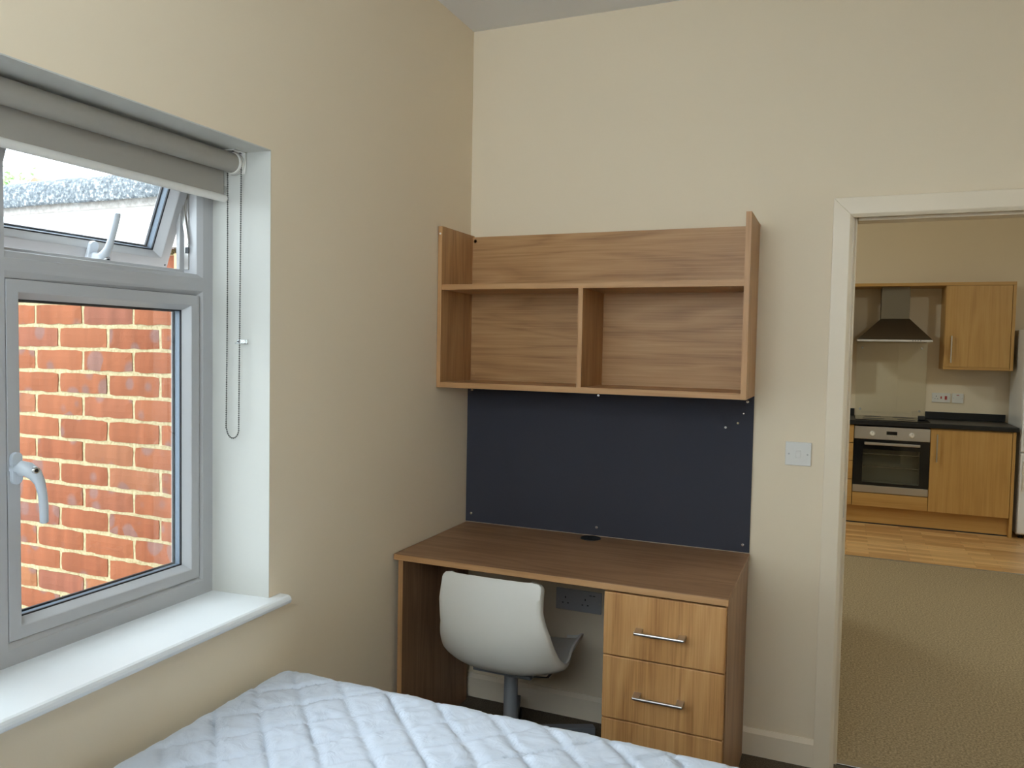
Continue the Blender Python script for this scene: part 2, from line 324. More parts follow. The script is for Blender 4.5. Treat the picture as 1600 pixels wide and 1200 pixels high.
struct(B(LX0, LX1, LY1, LY1+0.1, -0.08, LZ).build('wall_kitchen_back', M['wall']))
struct(B(LX0-0.1, LX0, 0.12, LY1+0.1, -0.08, LZ).build('wall_kitchen_left', M['wall']))
struct(B(LX1, LX1+0.1, 0.0, LY1+0.1, -0.08, LZ).build('wall_kitchen_right', M['wall']))
struct(B(XR+0.1, LX1, 0.0, 0.12, -0.08, LZ).build('wall_living_front', M['wall']))
struct(B(0.75, 0.85, 0.12, 2.33, 0, LZ).build('added_shadow_wall', M['wall']))  # unseen wall added to cast the shadow edge on the carpet

# door lining, architrave, skirting
d1 = bpy.data.objects.new('door_1', None); C.objects.link(d1); d1.location = (DX0, 0.06, 0); struct(d1)
B(DX0-0.028, DX0, -0.0005, 0.1205, 0, DZ+0.028).build('jamb', M['trimpaint'], d1)
B(DX1, DX1+0.028, -0.0005, 0.1205, 0, DZ+0.028).build('jamb', M['trimpaint'], d1)
B(DX0, DX1, -0.0005, 0.1205, DZ, DZ+0.028).build('head_lining', M['trimpaint'], d1)
BB(DX0, DX0+0.010, 0.042, 0.1205, 0, DZ, 0.002).build('door_stop', M['trimpaint'], d1)
BB(DX1-0.012, DX1, 0.042, 0.1205, 0, DZ, 0.002).build('door_stop', M['trimpaint'], d1)
BB(DX0+0.012, DX1-0.012, 0.042, 0.1205, DZ-0.012, DZ, 0.002).build('door_stop', M['trimpaint'], d1)
BB(DX0-0.0005, DX0+0.002, 0.008, 0.034, 0.90, 0.99, 0.0008).build('strike_plate', M['steel'], d1)
AO0, AO1, AZ = 1.391, 2.320, 2.005
AI0, AI1, AIZ = 1.455, 2.256, 1.938
def architrave(pts0, pts1):
    return pts0, pts1
t3 = MB()
yf, yb = -0.018, 0.0
def arch_piece(o0, o1, i0, i1):
    # outer edge points o0,o1 and inner edge points i0,i1 (x,z); front face slightly rounded to the inner edge
    vs = []
    for (x, z) in (o0, o1): vs += [(x, yb, z), (x, yf, z)]
    for k, (x, z) in enumerate((i0, i1)):
        ox, oz = (o0, o1)[k]; fx, fz = x+(ox-x)*0.16, z+(oz-z)*0.16
        vs += [(x, yb, z), (x, -0.008, z), (fx, yf, fz)]
    t3.add(vs, [(0, 2, 3, 1), (1, 3, 9, 6), (6, 9, 8, 5), (5, 8, 7, 4), (0, 1, 6, 5, 4), (2, 7, 8, 9, 3)])
arch_piece((AO0, 0), (AO0, AZ), (AI0, 0), (AI0, AIZ)); arch_piece((AO1, 0), (AO1, AZ), (AI1, 0), (AI1, AIZ)); arch_piece((AO0, AZ), (AO1, AZ), (AI0, AIZ), (AI1, AIZ))
struct(t3.build('trim_3', M['trimpaint'], None, 0.0015))
def skirting(name, axis, a, b, face, sgn):
    h, t = 0.096, 0.018
    pr = [(0, 0), (t, 0), (t, h-0.014), (t-0.010, h-0.002), (t-0.012, h), (0, h)]
    pts = [(face+sgn*p[0], p[1]) for p in pr]
    return struct(MB().prism(pts, axis, a, b).build(name, M['trimpaint']))
skirting('baseboard_back', 0, 0.0, AO0, 0.0, -1); skirting('baseboard_back_right', 0, AO1, XR, 0.0, -1)
skirting('baseboard_left', 1, YB, -0.018, 0.0, 1); skirting('baseboard_right', 1, YB, 0, XR, -1); skirting('baseboard_rear', 0, 0.018, XR-0.018, YB, 1)

# ---------------------------------------------------------------- window in the left wall
XF = -0.184                                       # room side face of the frame
w1 = bpy.data.objects.new('window_1', None); C.objects.link(w1); w1.location = (XF, (YW0+YW1)/2, ZW0); struct(w1)
def ring_profile(mb, y0, y1, z0, z1, prof):
    """sweep a profile [(inset from the rectangle, x)] round a rectangle with mitred corners"""
    n = len(prof)
    cs = [(y0, z0, 1, 1), (y1, z0, -1, 1), (y1, z1, -1, -1), (y0, z1, 1, -1)]
    vs = []
    for (y, z, sy, sz) in cs:
        for (d, x) in prof: vs.append((x, y+sy*d, z+sz*d))
    fs = []
    for k in range(4):
        k2 = (k+1) % 4
        for i in range(n): fs.append((k*n+i, k2*n+i, k2*n+(i+1) % n, k*n+(i+1) % n))
    return mb.add(vs, fs)
XO = -0.254
# lights: (y0, y1) sight lines between frame members
lights = [(-1.837, -1.301), (-2.444, -1.905), (-3.052, -2.512)]
outer = MB()
for i, (a, b_) in enumerate(lights):
    ya = a-0.034; yb_ = b_+(0.050 if i == 0 else 0.034)
    if i == 2: ya = a-0.046
    # upper and lower cells share a transom
    def cell(z0, z1, ins):
        l, r, bo, to = ins; CH = ((0.0015, 0.012), (0.014, 0.012), (0.014, 0.012), (0.0015, 0.012)); DPT = (0.0035, 0.010, 0.010, 0.0035)
        zc0, zc1 = z0+bo, z1-to; yc0, yc1 = ya+l, yb_-r
        ch = 0.017
        # room face, chamfer and rebate of the four members
        O = [(ya, z0), (yb_, z0), (yb_, z1), (ya, z1)]; F = [(yc0, zc0), (yc1, zc0), (yc1, zc1), (yc0, zc1)]
        G = [(y+(-ch*0.0 if 0 else 0), z) for y, z in F]
        vs = [(XF, y, z) for y, z in O]+[(XF, y-sy*c_[0], z-sz*c_[1]) for (y, z), (sy, sz), c_ in zip(F, ((1, 1), (-1, 1), (-1, -1), (1, -1)), CH)]
        vs += [(XF-d_, y, z) for (y, z), d_ in zip(F, DPT)]+[(XO, y, z) for y, z in F]+[(XO, y, z) for y, z in O]
        fs = []
        for L_ in range(4):
            for k in range(4):
                k2 = (k+1) % 4; fs.append((L_*4+k, L_*4+k2, L_*4+4+k2, L_*4+4+k))
        outer.add(vs, fs)
    l = 0.034 if i < 2 else 0.046; r = 0.050 if i == 0 else 0.034
    cell(0.7695, 1.6260, (l, r, 0.0515, 0.029))
    cell(1.6260, 1.9860, (l, r, 0.029, 0.040))
ring_profile(outer, lights[0][0], lights[0][1], 1.655, 1.946, [(-0.002, XO+0.016), (0.013, XO+0.013), (0.013, XO), (-0.002, XO)])
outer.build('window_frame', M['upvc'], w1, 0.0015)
# thin dark sealing line between frame and plaster, bottom
def sash_profile(x_face):
    # (inset, x): flat face, sloped glazing bead, back
    return [(0.0, x_face), (0.027, x_face), (0.029, x_face-0.003), (0.0405, x_face-0.022), (0.0405, x_face-0.060), (0.0, x_face-0.060)]
def casement(parent, y0, y1, z0, z1, xf, name):
    """sash with gaskets, double glazing; returns list of objects in closed position"""
    objs = []
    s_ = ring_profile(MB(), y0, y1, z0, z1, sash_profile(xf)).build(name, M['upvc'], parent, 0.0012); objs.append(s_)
    g = ring_profile(MB(), y0, y1, z0, z1, [(0.0395, xf-0.0225), (0.0435, xf-0.0235), (0.0435, xf-0.028), (0.0395, xf-0.028)]).build('gasket', M['gasket'], s_)
    sp = ring_profile(MB(), y0, y1, z0, z1, [(0.0405, xf-0.030), (0.0415, xf-0.030), (0.0415, xf-0.046), (0.0405, xf-0.046)]).build('spacer_bar', M['spacer'], s_)
    g2 = ring_profile(MB(), y0, y1, z0, z1, [(0.0395, xf-0.047), (0.0455, xf-0.047), (0.0455, xf-0.053), (0.0395, xf-0.053)]).build('gasket', M['gasket'], s_)
    i = 0.0405
    p1 = B(xf-0.030, xf-0.0285, y0+i, y1-i, z0+i, z1-i).build('pane', M['pane'], s_)
    return s_
def handle(parent, origin, rot, mir=1, slim=1.0):
    """espagnolette handle: base plate, neck, curved lever with key lock; local x out into the room, lever points -z before rot"""
    mbp = MB(); pl = []
    for t in range(16):
        a = 2*math.pi*t/16; pl.append((math.cos(a)*0.0125, math.sin(a)*0.0125+(0.022 if math.sin(a) > 0 else -0.022)))
    mbp.prism(pl, 0, 0, 0.010)
    ks_ = 1.0 if slim == 1.0 else 0.5
    lv = MB().tube([(x, y*ks_, z) for x, y, z in ((0.006, 0, 0), (0.020, 0, 0.001), (0.033, 0.006, -0.001), (0.041, 0.016, -0.012), (0.043, 0.025, -0.030), (0.043, 0.031, -0.055), (0.043, 0.034, -0.085), (0.043, 0.0345, -0.118), (0.043, 0.0345, -0.121))],
                   [r_*slim for r_ in (0.017, 0.0165, 0.016, 0.015, 0.0115, 0.010, 0.0098, 0.0095, 0.006)], 14, 0.75, side=(1, 0, 0))
    lk = MB().lathe((0.045, 0.012, -0.003), (1, 0, 0), [(0, 0.008), (0.006, 0.0075), (0.007, 0.006)], 16)
    lh = MB().cyl((0.0515, 0.012, -0.003), (0.0525, 0.012, -0.003), 0.004, n=12)
    R_ = Matrix.Rotation(rot, 4, 'X')
    Tm = Matrix.Translation(origin)
    out = []
    for mb, m_ in ((mbp, None), (lv, R_), (lk, R_), (lh, R_)):
        mb.v = [tuple(Tm @ ((m_ if m_ else Matrix.Identity(4)) @ Vector((v[0], v[1]*mir, v[2])))) for v in mb.v]
    base = mbp.build('handle', M['handle'], parent, 0.002)
    lev = lv.build('lever', M['handle'], parent)
    return base, lev, lk, lh
M['handle'] = plain('white_coated_handle', (0.62, 0.66, 0.71, 1), 0.28)
# lower casement, shut
sa = casement(w1, -1.8365, -1.3015, 0.8220, 1.5960, XF+0.001, 'casement')
ba, le, lk, lh = handle(w1, Vector((XF+0.001, -1.8215, 1.195)), 0.0)
lk.build('key_barrel', M['chrome'], w1); lh.build('keyhole', M['black_plastic'], w1)
# top light, hinged at its head and pushed open
hy0, hy1, hz0, hz1 = -1.8340, -1.3040, 1.6600, 1.9420
ts = casement(w1, hy0, hy1, hz0, hz1, XF-0.006, 'top_hung_sash')
hb, hl, hk, hh = handle(w1, Vector((XF-0.006, -1.548, hz0+0.0135)), math.radians(183), -1, 0.86)
hko = hk.build('key_barrel', M['chrome'], w1); hho = hh.build('keyhole', M['black_plastic'], w1)
cap = MB().cyl((XF-0.0058, hy1-0.009, hz0+0.010), (XF-0.0052, hy1-0.009, hz0+0.010), 0.0025, n=10).build('screw_cap', M['black_plastic'], w1)
ang = math.radians(21.5); piv = Vector((XF-0.03, 0, 1.955))
def swing(o):
    for v in o.data.vertices:
        c = Vector(v.co)-piv; c.y = v.co.y
        x, z = c.x, c.z
        v.co = Vector((piv.x+x*math.cos(ang)+z*math.sin(ang), v.co.y, piv.z+z*math.cos(ang)-x*math.sin(ang)))
for o in [ts]+list(ts.children)+[hb, hl, hko, hho, cap]: swing(o)
# friction stay on the right jamb: track, two arms, rivets
yj = -1.3095
B(XF-0.050, XF-0.036, yj+0.0045, yj+0.0085, 1.668, 1.94).build('stay_track', M['steel'], w1)
st = MB(); st.prism([(XF-0.040, 1.738), (XF-0.028, 1.732), (XF-0.052, 1.860), (XF-0.066, 1.858)], 1, yj-0.0005, yj+0.0035)
st.build('stay_arm', M['steel'], w1, 0.001)
st = MB(); st.prism([(XF-0.062, 1.80), (XF-0.048, 1.792), (XF-0.036, 1.925), (XF-0.050, 1.93)], 1, yj+0.0035, yj+0.0045); st.build('stay_arm', M['steel'], w1)
for (x, z) in ((XF-0.034, 1.738), (XF-0.058, 1.855)): MB().cyl((x, yj-0.003, z), (x, yj, z), 0.0045, n=12).build('rivet', M['chrome'], w1)
B(XF-0.044, XF-0.032, yj+0.002, yj+0.0045, 1.712, 1.728).build('stay_latch', M['black_plastic'], w1)
# the lights to the other side of the mullion
for (a, b_) in lights[1:]:
    casement(w1, a+0.0005, b_-0.0005, 0.8220, 1.5960, XF+0.001, 'fixed_light')
    casement(w1, a+0.0005, b_-0.0005, 1.6560, 1.9450, XF+0.001, 'fixed_light')
# sill board with rounded nose and horn
nose = [(-0.186, 0.749), (-0.186, 0.7695), (0.030, 0.7695), (0.0365, 0.767), (0.040, 0.7625), (0.0415, 0.757), (0.040, 0.751), (0.0365, 0.747), (0.030, 0.745), (0.0, 0.745)]
sl = MB().prism([(x, z) for x, z in nose if x >= -0.19], 1, YW0-0.045, -1.236)
sl.prism([(x, z) for x, z in [(0.001, 0.745), (0.001, 0.7695)]+nose[2:]], 1, -1.236, -1.188)
sl.build('window_sill', M['sill'], w1)

# ================================================================== OUTSIDE
struct(B(-30, -0.30, -25, 25, -0.35, -0.20).build('ground', M['paving']))
YBR = -1.128
ob = thing('outbuilding', 'red brick flat-roofed outbuilding with white fascia seen through the window', 'building', (-1.5, -0.9, -0.2))
B(-3.6, -0.305, YBR+0.005, -0.25, -0.2, 1.95).build('mortar_core', M['mortar'], ob)
# brick meshes, slightly uneven arrises
def brick_mesh(L_, seed):
    rnd = random.Random(seed); nx, nz = 8, 3; mb = MB(); H_ = 0.0645; D_ = 0.016
    vs = []; 
    for j in range(nz+1):
        for i in range(nx+1):
            x = -L_/2+L_*i/nx; z = -H_/2+H_*j/nz; y = 0.0
            e = (i in (0, nx)) or (j in (0, nz))
            if i in (0, nx): x += rnd.uniform(-0.0022, 0.0012)*(1 if i else -1)*1.0
            if j in (0, nz): z += rnd.uniform(-0.0028, 0.0012)*(1 if j else -1)
            if e: y += 0.0025
            else: y += rnd.uniform(-0.0006, 0.0004)
            if (i in (0, nx)) and (j in (0, nz)): x *= 0.987; z *= 0.94
            vs.append((x, y, z))
    fs = [(j*(nx+1)+i, j*(nx+1)+i+1, (j+1)*(nx+1)+i+1, (j+1)*(nx+1)+i) for j in range(nz) for i in range(nx)]
    ringi = [i for i in range(nx+1)]+[(j*(nx+1)+nx) for j in range(1, nz+1)]+[nz*(nx+1)+i for i in range(nx-1, -1, -1)]+[j*(nx+1) for j in range(nz-1, 0, -1)]
    n0 = len(vs); vs += [(vs[k][0], D_, vs[k][2]) for k in ringi]; m_ = len(ringi)
    fs += [(ringi[k], n0+k, n0+(k+1) % m_, ringi[(k+1) % m_]) for k in range(m_)]
    mb.add(vs, fs); return mb.mesh('brick', M['brick'])
bm_full = [brick_mesh(0.2145, 100+k) for k in range(8)]; bm_half = [brick_mesh(0.1020, 200+k) for k in range(3)]
XE = -0.392                     # right end of the facing bricks
rb = random.Random(5)
for k in range(-3, 21):
    zc = 1.5147-0.075*k+0.0375                  # k-th bed joint lies below this course
    if zc < -0.05: continue
    x = -1.0781 if k % 2 == 0 else -1.0781-0.1125
    x += 0.225*4; 
    while x > -2.85:
        xc = x-0.1125
        hi = xc+0.10725
        if hi < XE+0.01:
            o = bpy.data.objects.new('brick', rb.choice(bm_full)); C.objects.link(o); o.location = (xc, YBR+rb.uniform(-0.001, 0.0015), zc+rb.uniform(-0.001, 0.001)); attach(o, ob)
        elif xc-0.10725 < XE-0.05:
            o = bpy.data.objects.new('brick', rb.choice(bm_half)); C.objects.link(o); o.location = (xc-0.05625, YBR+rb.uniform(-0.001, 0.0015), zc); attach(o, ob)
        x -= 0.225
BB(-0.434, -0.388, YBR-0.022, YBR+0.004, -0.2, 1.742, 0.003).build('corner_batten', M['batten'], ob)
BB(-0.386, -0.372, YBR-0.012, YBR+0.004, -0.2, 1.742, 0.002).build('corner_batten', M['batten'], ob)
mo = MB(); rm = random.Random(3)
for k in range(70):
    a = Vector((rm.uniform(-0.452, -0.372), YBR-0.012+rm.uniform(-0.02, 0.012), 1.738+rm.uniform(-0.004, 0.010)))
    d = Vector((rm.uniform(-1, 1), rm.uniform(-1, 0.4), rm.uniform(-0.5, 1))).normalized()*rm.uniform(0.006, 0.018)
    mo.cyl(a, a+d, 0.0022, 0.0006, 5, False)
o = mo.build('moss', M['moss'], ob); o['kind'] = 'stuff'
fa = BB(-3.6, -0.31, -1.168, -1.130, 1.752, 1.90, 0.003).build('fascia', M['fascia'], ob)
for x in (-1.092, -0.598, -0.372, -1.55, -2.1): MB().lathe((x, -1.168, 1.800), (0, -1, 0), [(0, 0.008), (0.003, 0.0075), (0.0045, 0.004)], 12).build('screw_cap', M['fascia'], fa)
BB(-3.6, -0.31, -1.180, -1.130, 1.878, 1.91, 0.004).build('drip_batten', M['drip'], ob)
# felt: drip edge rolled over the fascia, then the flat roof
fe = MB(); pr = [(-1.205, 1.896), (-1.209, 1.902), (-1.207, 1.955), (-1.200, 1.970), (-1.185, 1.978), (-1.150, 1.979), (-1.05, 1.955), (-0.2, 1.965), (-0.2, 1.940), (-1.12, 1.938), (-1.180, 1.950), (-1.184, 1.905)]
n_ = 140; vs = []; 
for i in range(n_+1):
    x = -3.65+3.34*i/n_
    for (y, z) in pr: vs.append((x, y+noise.noise(Vector((x*9, y*20, z*20)))*0.003, z+noise.noise(Vector((x*9, 7+y*20, z*20)))*0.003))
m_ = len(pr); fs = [(i*m_+k, (i+1)*m_+k, (i+1)*m_+(k+1) % m_, i*m_+(k+1) % m_) for i in range(n_) for k in range(m_)]
fe.add(vs, fs, True); fe.build('felt_roof', M['felt'], ob)
# far roof ridge and a tree
hs = thing('far_house', 'far red tiled roof ridge above the felt roof edge', 'building', (-14.0, 10.6, -0.2))
MB().prism([(-16.0, 2.9), (-14.0, 4.66), (-12.0, 2.9)], 1, 8.20, 13.0).build('roof', M['tile'], hs)
B(-15.8, -12.2, 8.3, 12.9, -0.2, 2.95).build('walls', M['mortar'], hs)
for i in range(16): MB().tube([(-14.0, 8.2+i*0.3, 4.67), (-14.0, 8.49+i*0.3, 4.67)], [0.12, 0.112], 10).build('ridge_tile', M['tile'], hs)
tr = thing('tree', 'pale green leafy tree far behind the flat roof', 'tree', (-12.0, 6.1, -0.2))
MB().tube([(-12, 6.1, -0.2), (-12.0, 6.15, 1.6), (-12.05, 6.1, 3.6)], [0.14, 0.11, 0.05], 10).build('trunk', M['bark'], tr)
lf = MB(); rl = random.Random(11)
for k in range(1500):
    c = Vector((-12.0, 6.0, 3.70))+Vector([max(-0.68, min(0.68, rl.gauss(0, 0.30))) for _ in range(3)])
    a = Vector((rl.uniform(-1, 1), rl.uniform(-1, 1), rl.uniform(-1, 1))).normalized()*0.05; b_ = a.orthogonal().normalized()*0.024
    lf.add([c-a, c-b_, c+a, c+b_], [(0, 1, 2, 3)])
o = lf.build('foliage', M['leaf'], tr); o['kind'] = 'stuff'

# ================================================================== BEDROOM THINGS
# ---- roller blind
bl = thing('roller_blind', 'cream roller blind rolled almost up at the window head', 'blind', (-0.105, -2.1, 1.955))
XB, ZB, RB = -0.105, 1.9555, 0.0265
YE = -1.2665
fabric = MB(); n_ = 28; arc = []
for i in range(n_+1):
    a = math.radians(-200+i*(360-0)/n_*0.98); arc.append((XB+RB*math.cos(a), ZB+RB*math.sin(a)))
sec = [(XB+RB*math.cos(2*math.pi*i/28), ZB+RB*math.sin(2*math.pi*i/28)) for i in range(28)]
fabric.cyl((XB, -3.06, ZB), (XB, YE, ZB), RB, n=40)
fabric.build('fabric_roll', M['blind'], bl)
B(XB-RB-0.0006, XB-RB+0.0006, -3.06, YE, 1.862, ZB).build('fabric_drop', M['blind'], bl)
MB().tube([(XB-RB, -3.06, 1.862), (XB-RB, YE+0.003, 1.862)], 0.0105, 16, 0.7, side=(1, 0, 0)).build('bottom_bar', M['white_plastic'], bl)
MB().cyl((XB-RB-0.001, YE+0.003, 1.862), (XB-RB-0.001, YE+0.007, 1.862), 0.0085, n=14).build('bar_end_cap', M['white_plastic'], bl)
MB().lathe((XB, YE, ZB), (0, 1, 0), [(0, 0.0285), (0.004, 0.030), (0.008, 0.030), (0.009, 0.026), (0.013, 0.026), (0.014, 0.029), (0.018, 0.029), (0.019, 0.026)], 32).build('chain_drive', M['white_plastic'], bl)
br = MB().bbox(XB-0.028, XB+0.030, YE+0.0195, YE+0.0225, 1.928, 1.9863, 0.001); br.bbox(XB-0.022, XB+0.030, YE-0.022, YE+0.0225, 1.9830, 1.9863, 0.001)
bk = br.build('bracket', M['white_plastic'], bl)
for (dx, dy) in ((0.018, -0.014), (0.020, 0.012), (-0.008, 0.0)): MB().cyl((XB+dx, YE+dy, 1.9815), (XB+dx, YE+dy, 1.9831), 0.003, n=10).build('screw', M['black_plastic'], bk)
# ball chain loop
YCH = YE+0.011
path = []
xb_, xf_ = XB-0.0235, XB+0.024
for i in range(200):
    t = i/199; path.append(Vector((xb_+0.002*math.sin(t*3), YCH-0.004*t, ZB-t*(ZB-1.235))))
for i in range(1, 30):
    a = math.pi*i/30; path.append(Vector(((xb_+xf_)/2-0.0*1-math.cos(a)*(xf_-xb_)/2*0.9, YCH-0.004, 1.235-math.sin(a)*0.027)))
for i in range(200):
    t = 1-i/199; path.append(Vector((xf_-0.003*t, YCH-0.004*t, ZB-t*(ZB-1.235))))
ch = MB(); acc = 0; last = path[0]; step = 0.0060
ico = bmesh.new(); bmesh.ops.create_icosphere(ico, subdivisions=1, radius=0.0025); iv = [v.co.copy() for v in ico.verts]; ii = [[v.index for v in f.verts] for f in ico.faces]; ico.free()
for p_ in path[1:]:
    seg = (p_-last).length
    while acc+seg >= step:
        q = last+(p_-last).normalized()*(step-acc); ch.add([q+v for v in iv], ii, True); last = q; seg = (p_-last).length; acc = 0
    acc += seg; last = p_
o = ch.build('ball_chain', M['bead'], bl); o['kind'] = 'stuff'
MB().tube(path[::6], 0.0007, 6).build('chain_cord', M['bead'], bl)
BB(XB-0.0305, XB-0.026, YE+0.004, YE+0.0125, 1.876, 1.896, 0.001).build('chain_joiner', M['clear'], bl)
cl = thing('chain_clip', 'clear plastic chain clip screwed to the white window reveal', 'clip', (-0.092, YW1-0.0115, 1.473))
BB(-0.103, -0.066, YW1-0.0125, YW1-0.0095, 1.467, 1.480, 0.001).build('base', M['clear'], cl)
BB(-0.090, -0.070, YW1-0.034, YW1-0.012, 1.4675, 1.4705, 0.001).build('hook', M['clear'], cl)
MB().cyl((-0.098, YW1-0.0140, 1.4735), (-0.098, YW1-0.0122, 1.4735), 0.0022, n=10).build('screw', M['black_plastic'], cl)

# ---- bed: divan base, mattress in a quilted protector
BX0, BX1, BY0, BY1, BZ = 0.026, 1.376, -3.10, -1.195, 0.567
dv = thing('divan_base', 'grey fabric divan base under the quilted mattress', 'bed base', ((BX0+BX1)/2, -2.15, 0))
M['divan'] = plain('grey_divan_fabric', (0.16, 0.16, 0.17, 1), 0.9, bump=0.3, bscale=700)
BB(BX0+0.01, BX1-0.01, BY0+0.01, BY1-0.01, 0.06, 0.325, 0.012).build('body', M['divan'], dv)
for x in (BX0+0.10, BX1-0.10):
    for y in (BY0+0.10, BY1-0.10): MB().lathe((x, y, 0), (0, 0, 1), [(0, 0.02), (0.015, 0.026), (0.045, 0.026), (0.06, 0.02)], 16).build('glide', M['black_plastic'], dv)
def mattress():
    mb = MB(); st_ = 0.0085; nx = int((BX1-BX0)/st_); ny = int((BY1-BY0)/st_); rv = 0.055; re = 0.028; ZL = 0.327
    cx, cy = (BX0+BX1)/2, (BY0+BY1)/2; hx, hy = (BX1-BX0)/2, (BY1-BY0)/2
    P = 0.147
    def top(x, y):
        # diamond quilting puffs, stitched valleys, crumples
        a = (x+y+1.0+0.006*noise.noise(Vector((x*5, y*5, 1))))/P; b = (x-y+0.02+0.006*noise.noise(Vector((x*5, y*5, 5))))/P
        fa = abs(math.sin(math.pi*a)); fb = abs(math.sin(math.pi*b))
        puff = (1-math.exp(-fa*7.5))*(1-math.exp(-fb*7.5))*0.013
        ex = math.exp(-fa*2.2); ey2 = math.exp(-fb*2.2)
        q1 = noise.noise(Vector(((x-y)*42, (x+y)*9, 3.0+math.floor(a)*1.7))); q2 = noise.noise(Vector(((x+y)*42, (x-y)*9, 8.0+math.floor(b)*1.7)))
        w_ = (q1*ex+q2*ey2)*0.0042
        q3 = noise.noise(Vector((x*13+1.2*noise.noise(Vector((x*6, y*6, 2))), y*17, 4.0))); w2_ = (1-abs(q3))**8*0.0040
        big = noise.noise(Vector((x*3, y*3, 9)))*0.004
        return puff+w_+w2_+big
    ids = {}; vs = []
    def place(x, y, z):
        # rounded box with vertical corner radius rv and edge radius re
        ix = max(-hx+rv, min(hx-rv, x-cx)); iy = max(-hy+rv, min(hy-rv, y-cy))
        dx, dy = x-cx-ix, y-cy-iy; d = math.hypot(dx, dy)
        if d > rv and d > 0: dx *= rv/d; dy *= rv/d; d = rv
        px, py = ix+dx, iy+dy
        return px, py, d
    for j in range(ny+1):
        for i in range(nx+1):
            x = BX0+(BX1-BX0)*i/nx; y = BY0+(BY1-BY0)*j/ny
            # map square corner region to disc
            px, py, d = place(x, y, BZ)
            # distance to the side
            sx = hx-abs(px); sy = hy-abs(py)
            e = min(sx, sy) if not (sx < rv and sy < rv) else rv-math.hypot(rv-sx, rv-sy)
            e = max(e, 0.0)
            z = BZ; 
            if e < re: z = BZ-(re-math.sqrt(max(re*re-(re-e)**2, 0)))
            k = min(1, e/0.05)
            z += top(x, y)*(0.25+0.75*k)-0.004
            vs.append((cx+px, cy+py, z+0.002))
    fs = [(j*(nx+1)+i, j*(nx+1)+i+1, (j+1)*(nx+1)+i+1, (j+1)*(nx+1)+i) for j in range(ny) for i in range(nx)]
    rim = [i for i in range(nx+1)]+[j*(nx+1)+nx for j in range(1, ny+1)]+[ny*(nx+1)+i for i in range(nx-1, -1, -1)]+[j*(nx+1) for j in range(ny-1, 0, -1)]
    prev = rim
    for zz, inset in ((BZ-0.055, -0.001), (BZ-0.12, -0.003), (ZL+0.03, -0.001), (ZL, 0.006)):
        cur = []
        for r_ in rim:
            x, y, z = vs[r_]; dx, dy = x-cx, y-cy; l = math.hypot(dx, dy)
            cur.append(len(vs)); vs.append((x-dx/l*inset, y-dy/l*inset, zz))
        m = len(rim); fs += [(prev[k], prev[(k+1) % m], cur[(k+1) % m], cur[k]) for k in range(m)]; prev = cur
    fs.append(list(reversed(prev)))
    mb.add(vs, fs, True); return mb
mt = thing('mattress', 'white quilted diamond-stitched mattress on the bed by the window', 'mattress', ((BX0+BX1)/2, -2.15, 0.327))
mattress().build('quilted_cover', M['quilt'], mt)
# piping along the foot edge
pp = [(BX0+0.075, BY1-0.004, BZ-0.021)]+[(BX0+0.075+(BX1-BX0-0.15)*i/40, BY1-0.003+0.0015*math.sin(i*1.3), BZ-0.018+0.002*math.sin(i*0.9)) for i in range(41)]
MB().tube(pp[1:], 0.0035, 8).build('piping', M['quilt'], mt)

# ---- desk
DW, DD, DZT = 1.152, 0.589, 0.740
dk = thing('desk', 'oak laminate desk with drawer pedestal below the dark board', 'desk', (0.58, -0.30, 0))
tp = MB().bbox(0.006, DW, -DD, -0.010, 0.718, DZT, 0.0025, 3)
top_o = tp.build('desk_top', M['desk_x'], dk)
BB(0.0065, DW-0.0005, -DD-0.0008, -DD+0.001, 0.7195, DZT-0.0015, 0.0006).build('front_edging', M['edge'], dk)
B(0.0195, 0.0375, -DD+0.012, -0.045, 0, 0.718).build('side_panel', M['desk_z'], dk)
B(0.0195, 0.0375, -DD+0.0105, -DD+0.012, 0, 0.718).build('side_edging', M['edge_z'], dk)
B(1.131, 1.149, -DD+0.0225, -0.022, 0, 0.718).build('side_panel', M['desk_z'], dk)
B(0.776, 0.794, -DD+0.0225, -0.045, 0, 0.718).build('side_panel', M['desk_z'], dk)
B(0.794, 1.131, -0.06, -0.045, 0.06, 0.718).build('pedestal_back', M['desk_z'], dk)
B(0.794, 1.131, -DD+0.06, -DD+0.075, 0, 0.105).build('pedestal_plinth', M['desk_x'], dk)
for z0, z1 in ((0.5145, 0.7125), (0.3125, 0.5105), (0.110, 0.3085)):
    dr = BB(0.7725, 1.1465, -DD+0.002, -DD+0.020, z0, z1, 0.0022).build('drawer', M['drawer'], dk)
    hz = (z0+z1)/2-0.0095
    hd = MB().bbox(0.876, 1.031, -DD-0.034, -DD-0.024, hz-0.0045, hz+0.0045, 0.003); hd_o = hd.build('handle', M['steel'], dr)
    for x in (0.876, 1.009): MB().prism([(-DD-0.027, hz-0.0045), (-DD-0.027, hz+0.0045), (-DD+0.004, hz+0.0085), (-DD+0.004, hz-0.0085)], 0, x, x+0.022).build('handle_foot', M['steel'], dr, 0.001)
    B(0.797, 1.128, -DD+0.020, -0.08, z0+0.015, z1-0.03).build('drawer_box', M['desk_x'], dr)
gr = MB().lathe((0.564, -0.056, DZT), (0, 0, 1), [(0.0, 0.040), (0.0018, 0.0395), (0.0022, 0.037), (0.0012, 0.034)], 36)
gr.build('cable_grommet', M['black_plastic'], dk)
